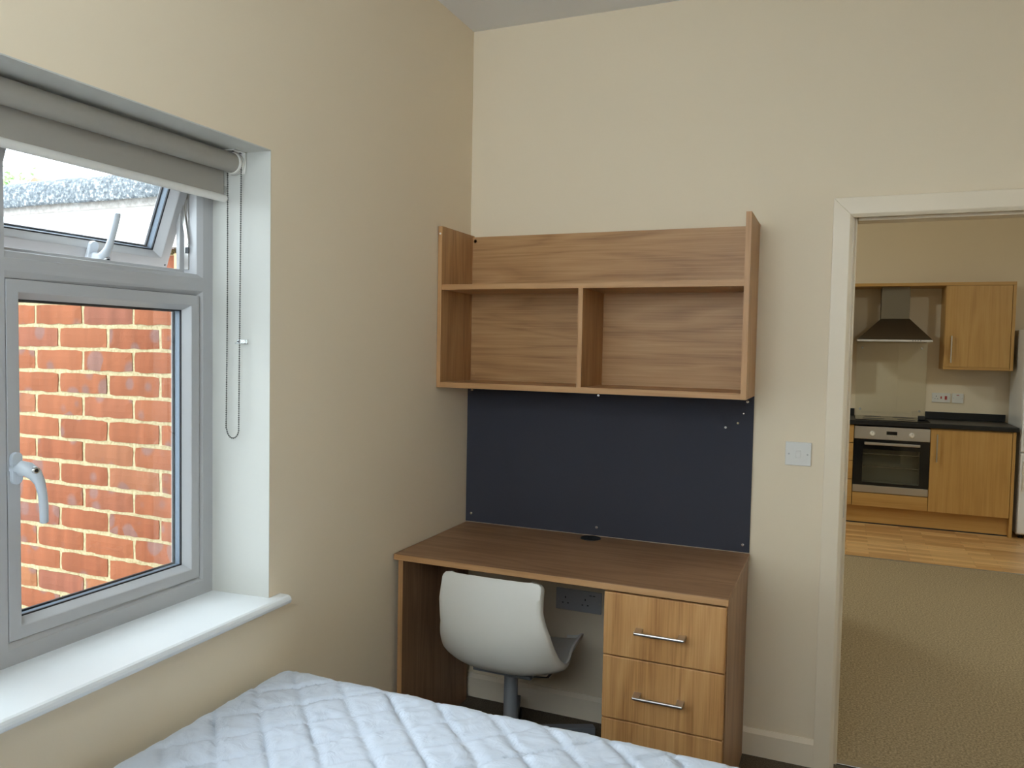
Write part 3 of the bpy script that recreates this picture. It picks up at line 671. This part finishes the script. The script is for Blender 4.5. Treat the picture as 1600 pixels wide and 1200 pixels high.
# ---- wall shelf unit
sh = thing('shelf_unit', 'oak laminate wall shelf unit with two cubbies above the desk', 'shelf', (0.575, -0.14, 1.314))
SD, Z0, Z1 = 0.286, 1.314, 1.928
for x0, x1 in ((0.0025, 0.0190), (1.1320, 1.1500)):
    B(x0, x1, -SD+0.001, -0.002, Z0, Z1).build('side_panel', M['oak_z'], sh)
    B(x0, x1, -SD, -SD+0.001, Z0, Z1).build('side_edging', M['edge_z'], sh)
for z0, z1, nm in ((1.3145, 1.3350, 'bottom_shelf'), (1.6870, 1.7070, 'shelf')):
    B(0.0192, 1.1318, -SD+0.003, -0.0185, z0, z1).build(nm, M['oak_x'], sh); B(0.0192, 1.1318, -SD+0.002, -SD+0.003, z0, z1).build('shelf_edging', M['edge'], sh)
B(0.5650, 0.5825, -SD+0.004, -0.0185, 1.3352, 1.6868).build('divider', M['oak_z'], sh); B(0.5650, 0.5825, -SD+0.003, -SD+0.004, 1.3352, 1.6868).build('divider_edging', M['edge_z'], sh)
B(0.0192, 1.1318, -0.0182, -0.002, Z0+0.0005, Z1-0.006).build('back_panel', M['oak_x'], sh)
for (x, z) in ((0.032, 1.905), (0.032, 1.362), (0.030, 1.905)): MB().cyl((x, -0.0192, z), (x, -0.018, z), 0.0075, n=16).build('screw_cover', M['edge'], sh)
MB().cyl((0.011, -SD-0.0008, 1.900), (0.011, -SD, 1.900), 0.004, n=12).build('screw_cover', M['white_plastic'], sh)
# ---- notice board
pb = thing('pinboard', 'dark charcoal fabric pinboard behind the desk', 'board', (0.575, -0.004, DZT))
B(0.003, 1.1495, -0.0095, -0.001, DZT+0.002, 1.3130).build('board', M['pinboard'], pb)
for (x, z) in ((0.022, 1.293), (0.568, 1.292), (1.127, 1.292), (0.028, 0.776), (0.573, 0.774), (1.126, 0.769)):
    s_ = MB().lathe((x, -0.0095, z), (0, -1, 0), [(0, 0.0058), (0.0012, 0.0055), (0.0020, 0.0040)], 16).build('screw_cup', M['chrome'], pb)
    MB().cyl((x, -0.0117, z), (x, -0.0110, z), 0.0018, n=8).build('screw_slot', M['black_plastic'], s_)
M['brass'] = plain('brass', (0.55, 0.47, 0.30, 1), 0.3, metal=1)
for (x, z, m_, lab) in ((1.115, 1.249, 'chrome', 'silver drawing pin highest on the dark pinboard'), (1.096, 1.213, 'brass', 'dull brass drawing pin in the dark pinboard'), (1.053, 1.195, 'white_plastic', 'white round drawing pin in the dark pinboard')):
    tag(MB().lathe((x, -0.0095, z), (0, -1, 0), [(0, 0.0022), (0.002, 0.0045), (0.004, 0.0045), (0.0055, 0.0028)], 14).build('drawing_pin', M[m_]), lab, 'pin', 'drawing pins in the board')
# ---- light switch
sw = thing('light_switch', 'white single rocker light switch beside the door frame', 'switch', (1.305, -0.004, 1.115))
BB(1.262, 1.348, -0.0095, -0.0005, 1.0735, 1.1565, 0.002).build('plate', M['white_plastic'], sw)
MB().prism([(-0.0095, 1.1015), (-0.0118, 1.1020), (-0.0135, 1.1265), (-0.0095, 1.1270)], 0, 1.2965, 1.3135).build('rocker', M['white_plastic'], sw, 0.0008)
for x in (1.274, 1.336): MB().cyl((x, -0.0102, 1.114), (x, -0.0094, 1.114), 0.0030, n=12).build('screw', M['steel'], sw)
# ---- double socket under the desk
M['socket_grey'] = plain('grey_socket_plastic', (0.45, 0.45, 0.46, 1), 0.4)
so = thing('double_socket', 'grey double wall socket in the shade under the desk', 'socket', (0.505, -0.004, 0.47))
BB(0.412, 0.600, -0.010, -0.0005, 0.429, 0.514, 0.002).build('plate', M['socket_grey'], so)
for cx_ in (0.452, 0.534):
    for dx, dz, w_, h_ in ((0, 0.012, 0.004, 0.008), (-0.011, -0.010, 0.0065, 0.004), (0.011, -0.010, 0.0065, 0.004)): B(cx_+dx-w_/2, cx_+dx+w_/2, -0.0104, -0.0098, 0.468+dz-h_/2, 0.468+dz+h_/2).build('pin_hole', M['black_plastic'], so)
for x in (0.556, 0.570): B(x-0.005, x+0.005, -0.0104, -0.0098, 0.4975, 0.5005).build('usb_port', M['black_plastic'], so)
for x in (0.422, 0.592): MB().cyl((x, -0.0105, 0.470), (x, -0.0098, 0.470), 0.003, n=10).build('screw', M['steel'], so)
# ---- swivel chair
chx, chy = 0.386, -0.405
cr = thing('swivel_chair', 'off-white moulded shell swivel chair tucked under the desk', 'chair', (chx, chy, 0))
def catmull(P, t):
    n = len(P)-1; k = min(int(t*n), n-1); u = t*n-k
    p0 = P[max(k-1, 0)]; p1 = P[k]; p2 = P[k+1]; p3 = P[min(k+2, n)]
    return [0.5*((2*p1[i])+(-p0[i]+p2[i])*u+(2*p0[i]-5*p1[i]+4*p2[i]-p3[i])*u*u+(-p0[i]+3*p1[i]-3*p2[i]+p3[i])*u**3) for i in range(len(p1))]
# (y, z, half width, edge shift y, edge shift z)
prof = [(-0.602, 0.707, 0.176, 0.010, 0.000), (-0.618, 0.660, 0.177, 0.012, 0.000), (-0.632, 0.605, 0.180, 0.016, 0.000), (-0.642, 0.550, 0.187, 0.026, 0.002), (-0.642, 0.495, 0.197, 0.042, 0.004), (-0.626, 0.440, 0.205, 0.058, 0.008),
        (-0.592, 0.396, 0.212, 0.064, 0.016), (-0.535, 0.372, 0.212, 0.046, 0.028), (-0.460, 0.366, 0.212, 0.018, 0.036), (-0.370, 0.370, 0.210, 0.000, 0.037), (-0.290, 0.381, 0.207, 0.0, 0.032), (-0.225, 0.386, 0.200, 0.0, 0.020), (-0.185, 0.372, 0.190, 0.0, 0.010)]
def shell():
    mb = MB(); nu, nv = 28, 72; vs = []
    rc = 0.034; FL = (0.004, 0.012, 0.020)
    for j in range(nv+1):
        t = j/nv
        y, z, hw, ey, ez = catmull(prof, t)
        ya_, za_ = catmull(prof, max(t-0.01, 0))[:2]; yb2, zb2 = catmull(prof, min(t+0.01, 1))[:2]
        l = math.hypot(yb2-ya_, zb2-za_); ny_, nz_ = -(zb2-za_)/l, (yb2-ya_)/l       # towards the sitter
        d = t*0.80; cut = 0
        if d < rc: cut = rc-math.sqrt(max(rc*rc-(rc-d)**2, 0))
        d2 = (1-t)*0.80
        if d2 < 0.06: cut = max(cut, 0.06-math.sqrt(max(0.06**2-(0.06-d2)**2, 0)))
        w_ = hw-cut; row = []; xs = 0.016*max(0, min(1, (0.62-z)/0.08))*max(0, min(1, (-0.36-y)/0.12))
        for i in range(nu+1):
            s_ = -1+2*i/nu; k = abs(s_*w_/hw)**2.6
            row.append((chx+s_*w_+xs, y+ey*k, z+ez*k))
        def fl(p_, sg): return [(p_[0]+sg*0.0035*min(1, f*90), p_[1]+ny_*f, p_[2]+nz_*f) for f in FL]
        vs += fl(row[0], -1)[::-1]+row+fl(row[-1], 1)
    m_ = nu+1+2*len(FL)
    fs = [(j*m_+i, j*m_+i+1, (j+1)*m_+i+1, (j+1)*m_+i) for j in range(nv) for i in range(m_-1)]
    mb.add(vs, fs, True); return mb
so_ = shell().build('seat_shell', M['chair_plastic'], cr)
m_ = so_.modifiers.new('thickness', 'SOLIDIFY'); m_.thickness = 0.009; m_.offset = 0
m_ = so_.modifiers.new('bevel', 'BEVEL'); m_.width = 0.0025; m_.segments = 2; m_.limit_method = 'ANGLE'; m_.angle_limit = math.radians(55)
MB().bbox(chx-0.11, chx+0.11, chy-0.09, chy+0.09, 0.336, 0.350, 0.004).build('seat_bracket', M['grey_metal'], cr)
for sx in (-1, 1): MB().tube([(chx+sx*0.10, chy-0.05, 0.343), (chx+sx*0.16, chy-0.06, 0.356), (chx+sx*0.190, chy-0.065, 0.386)], [0.012, 0.011, 0.010], 10).build('bracket_arm', M['chrome'], cr)
MB().cyl((chx, chy, 0.30), (chx, chy, 0.336), 0.019, n=20).build('gas_lift_rod', M['black_plastic'], cr)
MB().lathe((chx, chy, 0.055), (0, 0, 1), [(0, 0.034), (0.05, 0.032), (0.055, 0.026), (0.255, 0.0245), (0.26, 0.022)], 24).build('column', M['grey_metal'], cr)
for k in range(5):
    a = math.radians(36+72*k); d = Vector((math.cos(a), math.sin(a), 0)); n_ = Vector((-d.y, d.x, 0)); c0 = Vector((chx, chy, 0))
    vs = []
    for r_, z0, z1, hw in ((0.02, 0.058, 0.112, 0.021), (0.30, 0.056, 0.090, 0.016), (0.318, 0.056, 0.088, 0.016)):
        for sz, sn in ((z0, -1), (z0, 1), (z1, 1), (z1, -1)): q = c0+d*r_+n_*hw*sn; vs.append((q.x, q.y, sz))
    mb = MB().add(vs, [(0, 3, 2, 1), (8, 9, 10, 11)]+[(s*4+i, s*4+(i+1) % 4, s*4+4+(i+1) % 4, s*4+4+i) for s in range(2) for i in range(4)])
    arm = mb.build('base_arm', M['grey_metal'], cr, 0.003)
    cc = c0+d*0.295; ca = MB()
    for sn in (-1, 1): ca.lathe(Vector((cc.x, cc.y, 0.024))+n_*sn*0.006, n_*sn, [(0, 0.024), (0.012, 0.024), (0.016, 0.019)], 20)
    ca.cyl((cc.x, cc.y, 0.03), (cc.x, cc.y, 0.06), 0.008, n=12)
    ca.build('castor', M['black_plastic'], arm)

# ================================================================== KITCHEN
KY = 4.429; KW = LY1
def bar_handle(parent, x, z0, z1, y):
    h = MB().cyl((x, y-0.030, z0), (x, y-0.030, z1), 0.006, n=14)
    for z in (z0+0.03, z1-0.03): h.cyl((x, y-0.030, z), (x, y+0.001, z), 0.0045, n=10)
    return h.build('handle', M['steel'], parent)
dc = thing('drawer_cabinet', 'beech kitchen unit of four drawers beside the oven', 'cabinet', (1.26, 4.72, 0.155))
B(0.968, 1.566, KY+0.075, KW-0.02, 0.157, 0.864).build('body', M['beech'], dc)
for z0, z1 in ((0.7085, 0.860), (0.5525, 0.7015), (0.391, 0.5455), (0.163, 0.384)):
    d_ = BB(0.970, 1.5645, KY, KY+0.019, z0, z1, 0.0015).build('drawer', M['beech_x'], dc)
    B(0.975, 1.559, KY+0.019, KY+0.075, z0+0.012, z1-0.012).build('drawer_box', M['beech_x'], d_)
    h = MB().cyl((1.15, KY-0.03, z1-0.04), (1.38, KY-0.03, z1-0.04), 0.006, n=12)
    for x in (1.18, 1.35): h.cyl((x, KY-0.03, z1-0.04), (x, KY+0.001, z1-0.04), 0.0045, n=8)
    h.build('handle', M['steel'], d_)
oc = thing('oven_housing', 'beech oven housing unit with filler panel under the oven', 'cabinet', (1.86, 4.72, 0.155))
B(1.5685, 2.1515, KY+0.02, KW-0.02, 0.157, 0.2725).build('body', M['beech'], oc)
BB(1.5695, 2.1515, KY, KY+0.019, 0.163, 0.2785, 0.0015).build('filler_panel', M['beech_x'], oc)
bc = thing('base_cabinet', 'beech kitchen base cabinet with one wide door beside the fridge', 'cabinet', (2.46, 4.72, 0))
B(2.1535, 2.7425, KY+0.02, KW-0.02, 0.157, 0.864).build('body', M['beech'], bc)
d_ = BB(2.1555, 2.7405, KY, KY+0.019, 0.161, 0.8555, 0.0015).build('door', M['beech'], bc)
bar_handle(d_, 2.202, 0.585, 0.818, KY)
B(2.7445, 2.7665, KY+0.0, KW-0.02, 0.0, 0.864).build('end_panel', M['beech'], bc)
pl_ = tag(B(0.968, 2.7435, 4.489, 4.505, 0.012, 0.156).build('kitchen_plinth', M['beech_x']), 'long beech plinth board along the kitchen floor', 'plinth')
B(0.968, 2.7435, 4.4885, 4.5055, 0.001, 0.012).build('seal_strip', M['gasket'], pl_)
wt = thing('worktop', 'black speckled kitchen worktop with upstands', 'worktop', (1.87, 4.72, 0.865))
MB().bbox(0.968, 2.783, 4.409, KW-0.002, 0.866, 0.905, 0.006, 3).build('slab', M['worktop'], wt)
BB(0.968, 1.5725, KW-0.022, KW-0.002, 0.9055, 0.967, 0.002).build('upstand', M['worktop'], wt)
BB(2.1595, 2.783, KW-0.022, KW-0.002, 0.9055, 0.967, 0.002).build('upstand', M['worktop'], wt)
hob_ = thing('hob', 'black ceramic hob set in the worktop above the oven', 'hob', (1.86, 4.72, 0.905))
BB(1.572, 2.152, 4.47, 4.98, 0.9055, 0.911, 0.002).build('glass_top', M['hob'], hob_)
for (x, y, r_) in ((1.72, 4.60, 0.09), (1.98, 4.60, 0.075), (1.72, 4.84, 0.075), (1.97, 4.84, 0.09)):
    MB().lathe((x, y, 0.9111), (0, 0, 1), [(0, r_), (0.0003, r_-0.001)], 36).build('cooking_zone', M['worktop'], hob_)
tag(BB(2.075, 2.130, 4.66, 4.72, 0.9112, 0.946, 0.006).build('kitchen_gadget', M['black_plastic']), 'small black gadget lying on the corner of the hob', 'gadget')
# oven
ov = thing('oven', 'stainless steel built-in oven with black glass door', 'oven', (1.86, 4.72, 0.28))
B(1.5735, 2.1455, KY+0.12, KW-0.06, 0.284, 0.855).build('body', M['oven_cavity'], ov)
cp = BB(1.5700, 2.1510, KY-0.006, KY+0.10, 0.7455, 0.8545, 0.002).build('control_panel', M['steel'], ov)
for x in (1.711, 2.014):
    kn = MB().lathe((x, KY-0.006, 0.795), (0, -1, 0), [(0, 0.0225), (0.010, 0.021), (0.012, 0.0185), (0.022, 0.0170), (0.024, 0.0150)], 28).build('knob', M['white_plastic'], cp)
    B(x-0.001, x+0.001, KY-0.0306, KY-0.0298, 0.797, 0.809).build('pointer', M['black_plastic'], kn)
B(1.820, 1.902, KY-0.0068, KY-0.005, 0.790, 0.819).build('display', M['hob'], cp)
for k in range(6): MB().cyl((1.825+k*0.0145, KY-0.0075, 0.777), (1.825+k*0.0145, KY-0.0055, 0.777), 0.0032, n=10).build('button', M['chrome'], cp)
do = MB()
for (x0, x1, z0, z1) in ((1.570, 1.641, 0.347, 0.7435), (2.081, 2.151, 0.347, 0.7435), (1.641, 2.081, 0.347, 0.371), (1.641, 2.081, 0.659, 0.7435)): do.box(x0, x1, KY-0.004, KY+0.020, z0, z1)
do_ = do.build('oven_door', M['oven_glass'], ov)
B(1.641, 2.081, KY-0.003, KY+0.001, 0.371, 0.659).build('door_pane', M['oven_pane'], do_)
BB(1.570, 2.151, KY-0.005, KY+0.02, 0.2845, 0.3455, 0.0015).build('lower_trim', M['steel'], do_)
hd = MB().bbox(1.650, 2.078, KY-0.048, KY-0.036, 0.700, 0.723, 0.004)
for x in (1.675, 2.04): hd.box(x, x+0.014, KY-0.038, KY-0.003, 0.705, 0.718)
hd.build('door_handle', M['steel'], do_)
cv = MB(); cv.box(1.575, 1.641, KY+0.021, KY+0.119, 0.30, 0.742); cv.box(2.081, 2.1455, KY+0.021, KY+0.119, 0.30, 0.742); cv.box(1.641, 2.081, KY+0.021, KY+0.119, 0.30, 0.372); cv.box(1.641, 2.081, KY+0.021, KY+0.119, 0.672, 0.742)
cv.build('cavity_liner', M['oven_cavity'], ov)
for z in (0.505, 0.618):
    rk = MB(); rk.cyl((1.643, KY+0.03, z), (2.079, KY+0.03, z), 0.005, n=8)
    for k in range(14): rk.cyl((1.66+k*0.031, KY+0.03, z), (1.66+k*0.031, KY+0.117, z), 0.0014, n=6)
    rk.build('rack', M['chrome'], ov)
# splashback with corner caps
sp = thing('glass_splashback', 'clear glass splashback on the wall between hob and hood', 'splashback', (1.866, KW-0.008, 0.912))
BB(1.5745, 2.158, KW-0.012, KW-0.006, 0.9125, 1.586, 0.001).build('glass_panel', M['splash'], sp)
for x in (1.62, 2.112):
    for z in (0.965, 1.535): MB().lathe((x, KW-0.001, z), (0, -1, 0), [(0, 0.010), (0.013, 0.010), (0.016, 0.0075)], 16).build('screw_cap', M['steel'], sp)
# cooker hood
ho = thing('cooker_hood', 'stainless steel chimney cooker hood over the hob', 'hood', (1.86, 4.79, 1.588))
y0h = 4.549
vs = [(1.564, y0h, 1.604), (2.151, y0h, 1.604), (2.151, KW-0.002, 1.604), (1.564, KW-0.002, 1.604), (1.755, 4.78, 1.792), (1.985, 4.78, 1.792), (1.985, KW-0.002, 1.792), (1.755, KW-0.002, 1.792)]
MB().add(vs, [(3, 2, 1, 0), (4, 5, 6, 7), (0, 1, 5, 4), (1, 2, 6, 5), (2, 3, 7, 6), (3, 0, 4, 7)]).build('canopy', M['hoodsteel'], ho)
B(1.564, 2.151, y0h, KW-0.002, 1.588, 1.6038).build('canopy_lip', M['steel'], ho)
BB(1.757, 1.983, 4.782, KW-0.002, 1.792, 2.0745, 0.002).build('chimney', M['chimney'], ho)
for k in range(4): MB().cyl((2.0+k*0.02, y0h-0.002, 1.596), (2.0+k*0.02, y0h, 1.596), 0.004, n=8).build('button', M['black_plastic'], ho)
# wall cabinet and bridging panel
wc = thing('wall_cabinet', 'beech kitchen wall cabinet with single door beside the hood', 'wall cabinet', (2.51, 4.87, 1.357))
B(2.2525, 2.7425, 4.719, KW-0.002, 1.3565, 2.0745).build('body', M['beech'], wc)
d_ = BB(2.2545, 2.7410, 4.699, 4.7182, 1.3805, 2.0735, 0.0015).build('door', M['beech'], wc)
bar_handle(d_, 2.305, 1.415, 1.645, 4.699)
B(2.7445, 2.7670, 4.697, KW-0.002, 1.3565, 2.0745).build('end_panel', M['beech'], wc)
B(2.2525, 2.7430, 4.699, 4.7185, 1.3565, 1.3790).build('pelmet', M['beech_x'], wc)
wd = thing('wall_cabinet', 'beech wall cabinet on the far side of the cooker hood', 'wall cabinet', (1.25, 4.87, 1.357))
B(0.968, 1.5150, 4.719, KW-0.002, 1.3565, 2.0745).build('body', M['beech'], wd)
d_ = BB(0.970, 1.5130, 4.699, 4.7182, 1.3805, 2.0735, 0.0015).build('door', M['beech'], wd); bar_handle(d_, 1.46, 1.415, 1.645, 4.699)
tag(B(0.968, 2.767, 4.694, KW-0.002, 2.0755, 2.1015).build('bridging_panel', M['beech_x']), 'long beech cornice panel on top of the wall cabinets', 'panel')
# sockets on the kitchen wall
ks = thing('cooker_socket', 'white cooker control socket plate with red rocker above the worktop', 'socket', (2.283, KW-0.004, 1.096))
BB(2.209, 2.356, KW-0.010, KW-0.0005, 1.054, 1.138, 0.002).build('plate', M['white_plastic'], ks)
B(2.311, 2.328, KW-0.014, KW-0.009, 1.080, 1.112).build('rocker', M['red'], ks); B(2.277, 2.287, KW-0.0115, KW-0.009, 1.086, 1.108).build('neon_lamp', M['red'], ks)
for dx, dz, w_, h_ in ((0, 0.012, 0.005, 0.009), (-0.011, -0.010, 0.007, 0.004), (0.011, -0.010, 0.007, 0.004)): B(2.244+dx-w_/2, 2.244+dx+w_/2, KW-0.0106, KW-0.0095, 1.096+dz-h_/2, 1.096+dz+h_/2).build('pin_hole', M['black_plastic'], ks)
for x in (2.217, 2.348): MB().cyl((x, KW-0.0108, 1.096), (x, KW-0.0095, 1.096), 0.003, n=10).build('screw', M['steel'], ks)
kf = thing('fused_switch', 'white square fused switch plate with red mark above the worktop', 'switch', (2.413, KW-0.004, 1.096))
BB(2.368, 2.458, KW-0.010, KW-0.0005, 1.053, 1.139, 0.002).build('plate', M['white_plastic'], kf)
BB(2.400, 2.426, KW-0.0135, KW-0.009, 1.082, 1.112, 0.001).build('rocker', M['white_plastic'], kf); B(2.403, 2.423, KW-0.0112, KW-0.0095, 1.121, 1.126).build('neon_lamp', M['red'], kf)
for x in (2.378, 2.448): MB().cyl((x, KW-0.0108, 1.096), (x, KW-0.0095, 1.096), 0.003, n=10).build('screw', M['steel'], kf)
# fridge freezer
fg = thing('fridge', 'tall white fridge freezer at the end of the kitchen units', 'fridge', (3.08, 4.70, 0))
MB().bbox(2.800, 3.350, 4.470, 4.985, 0.030, 1.700, 0.006, 3).build('body', M['fridge'], fg)
for z0, z1 in ((0.045, 0.70), (0.708, 1.698)):
    d_ = MB().bbox(2.800, 3.350, 4.415, 4.466, z0, z1, 0.012, 3).build('door', M['fridge'], fg)
    BB(2.815, 2.835, 4.385, 4.417, (z1-0.30 if z0 < 0.3 else z0+0.06), (z1-0.06 if z0 < 0.3 else z0+0.32), 0.005).build('handle', M['white_plastic'], d_)
for x in (2.84, 3.31):
    for y in (4.50, 4.95): MB().lathe((x, y, 0), (0, 0, 1), [(0.0012, 0.02), (0.01, 0.02), (0.012, 0.01), (0.032, 0.01)], 14).build('foot', M['black_plastic'], fg)
# added out-of-view fill lamps for the living room and kitchen
M['fill_glow'], nt_, p_ = newmat('fill_lamp_diffuser'); p_.inputs['Emission Color'].default_value = (0.86, 1.0, 0.98, 1); p_.inputs['Emission Strength'].default_value = 195.0; p_.inputs['Base Color'].default_value = (0.8, 0.8, 0.8, 1)
for (x, y, lab) in ((0.20, 2.90, 'added round fill lamp out of view, lighting the kitchen side'), (3.30, 1.30, 'added round fill lamp out of view above the living room carpet')):
    la = thing('added_fill_lamp', lab, 'lamp', (x, y, LZ))
    MB().lathe((x, y, LZ-0.001), (0, 0, -1), [(0, 0.12), (0.02, 0.12), (0.025, 0.11)], 32).build('rim', M['white_plastic'], la)
    MB().lathe((x, y, LZ-0.026), (0, 0, -1), [(0, 0.105), (0.012, 0.10), (0.022, 0.08), (0.028, 0.04)], 28).build('diffuser', M['fill_glow'], la)
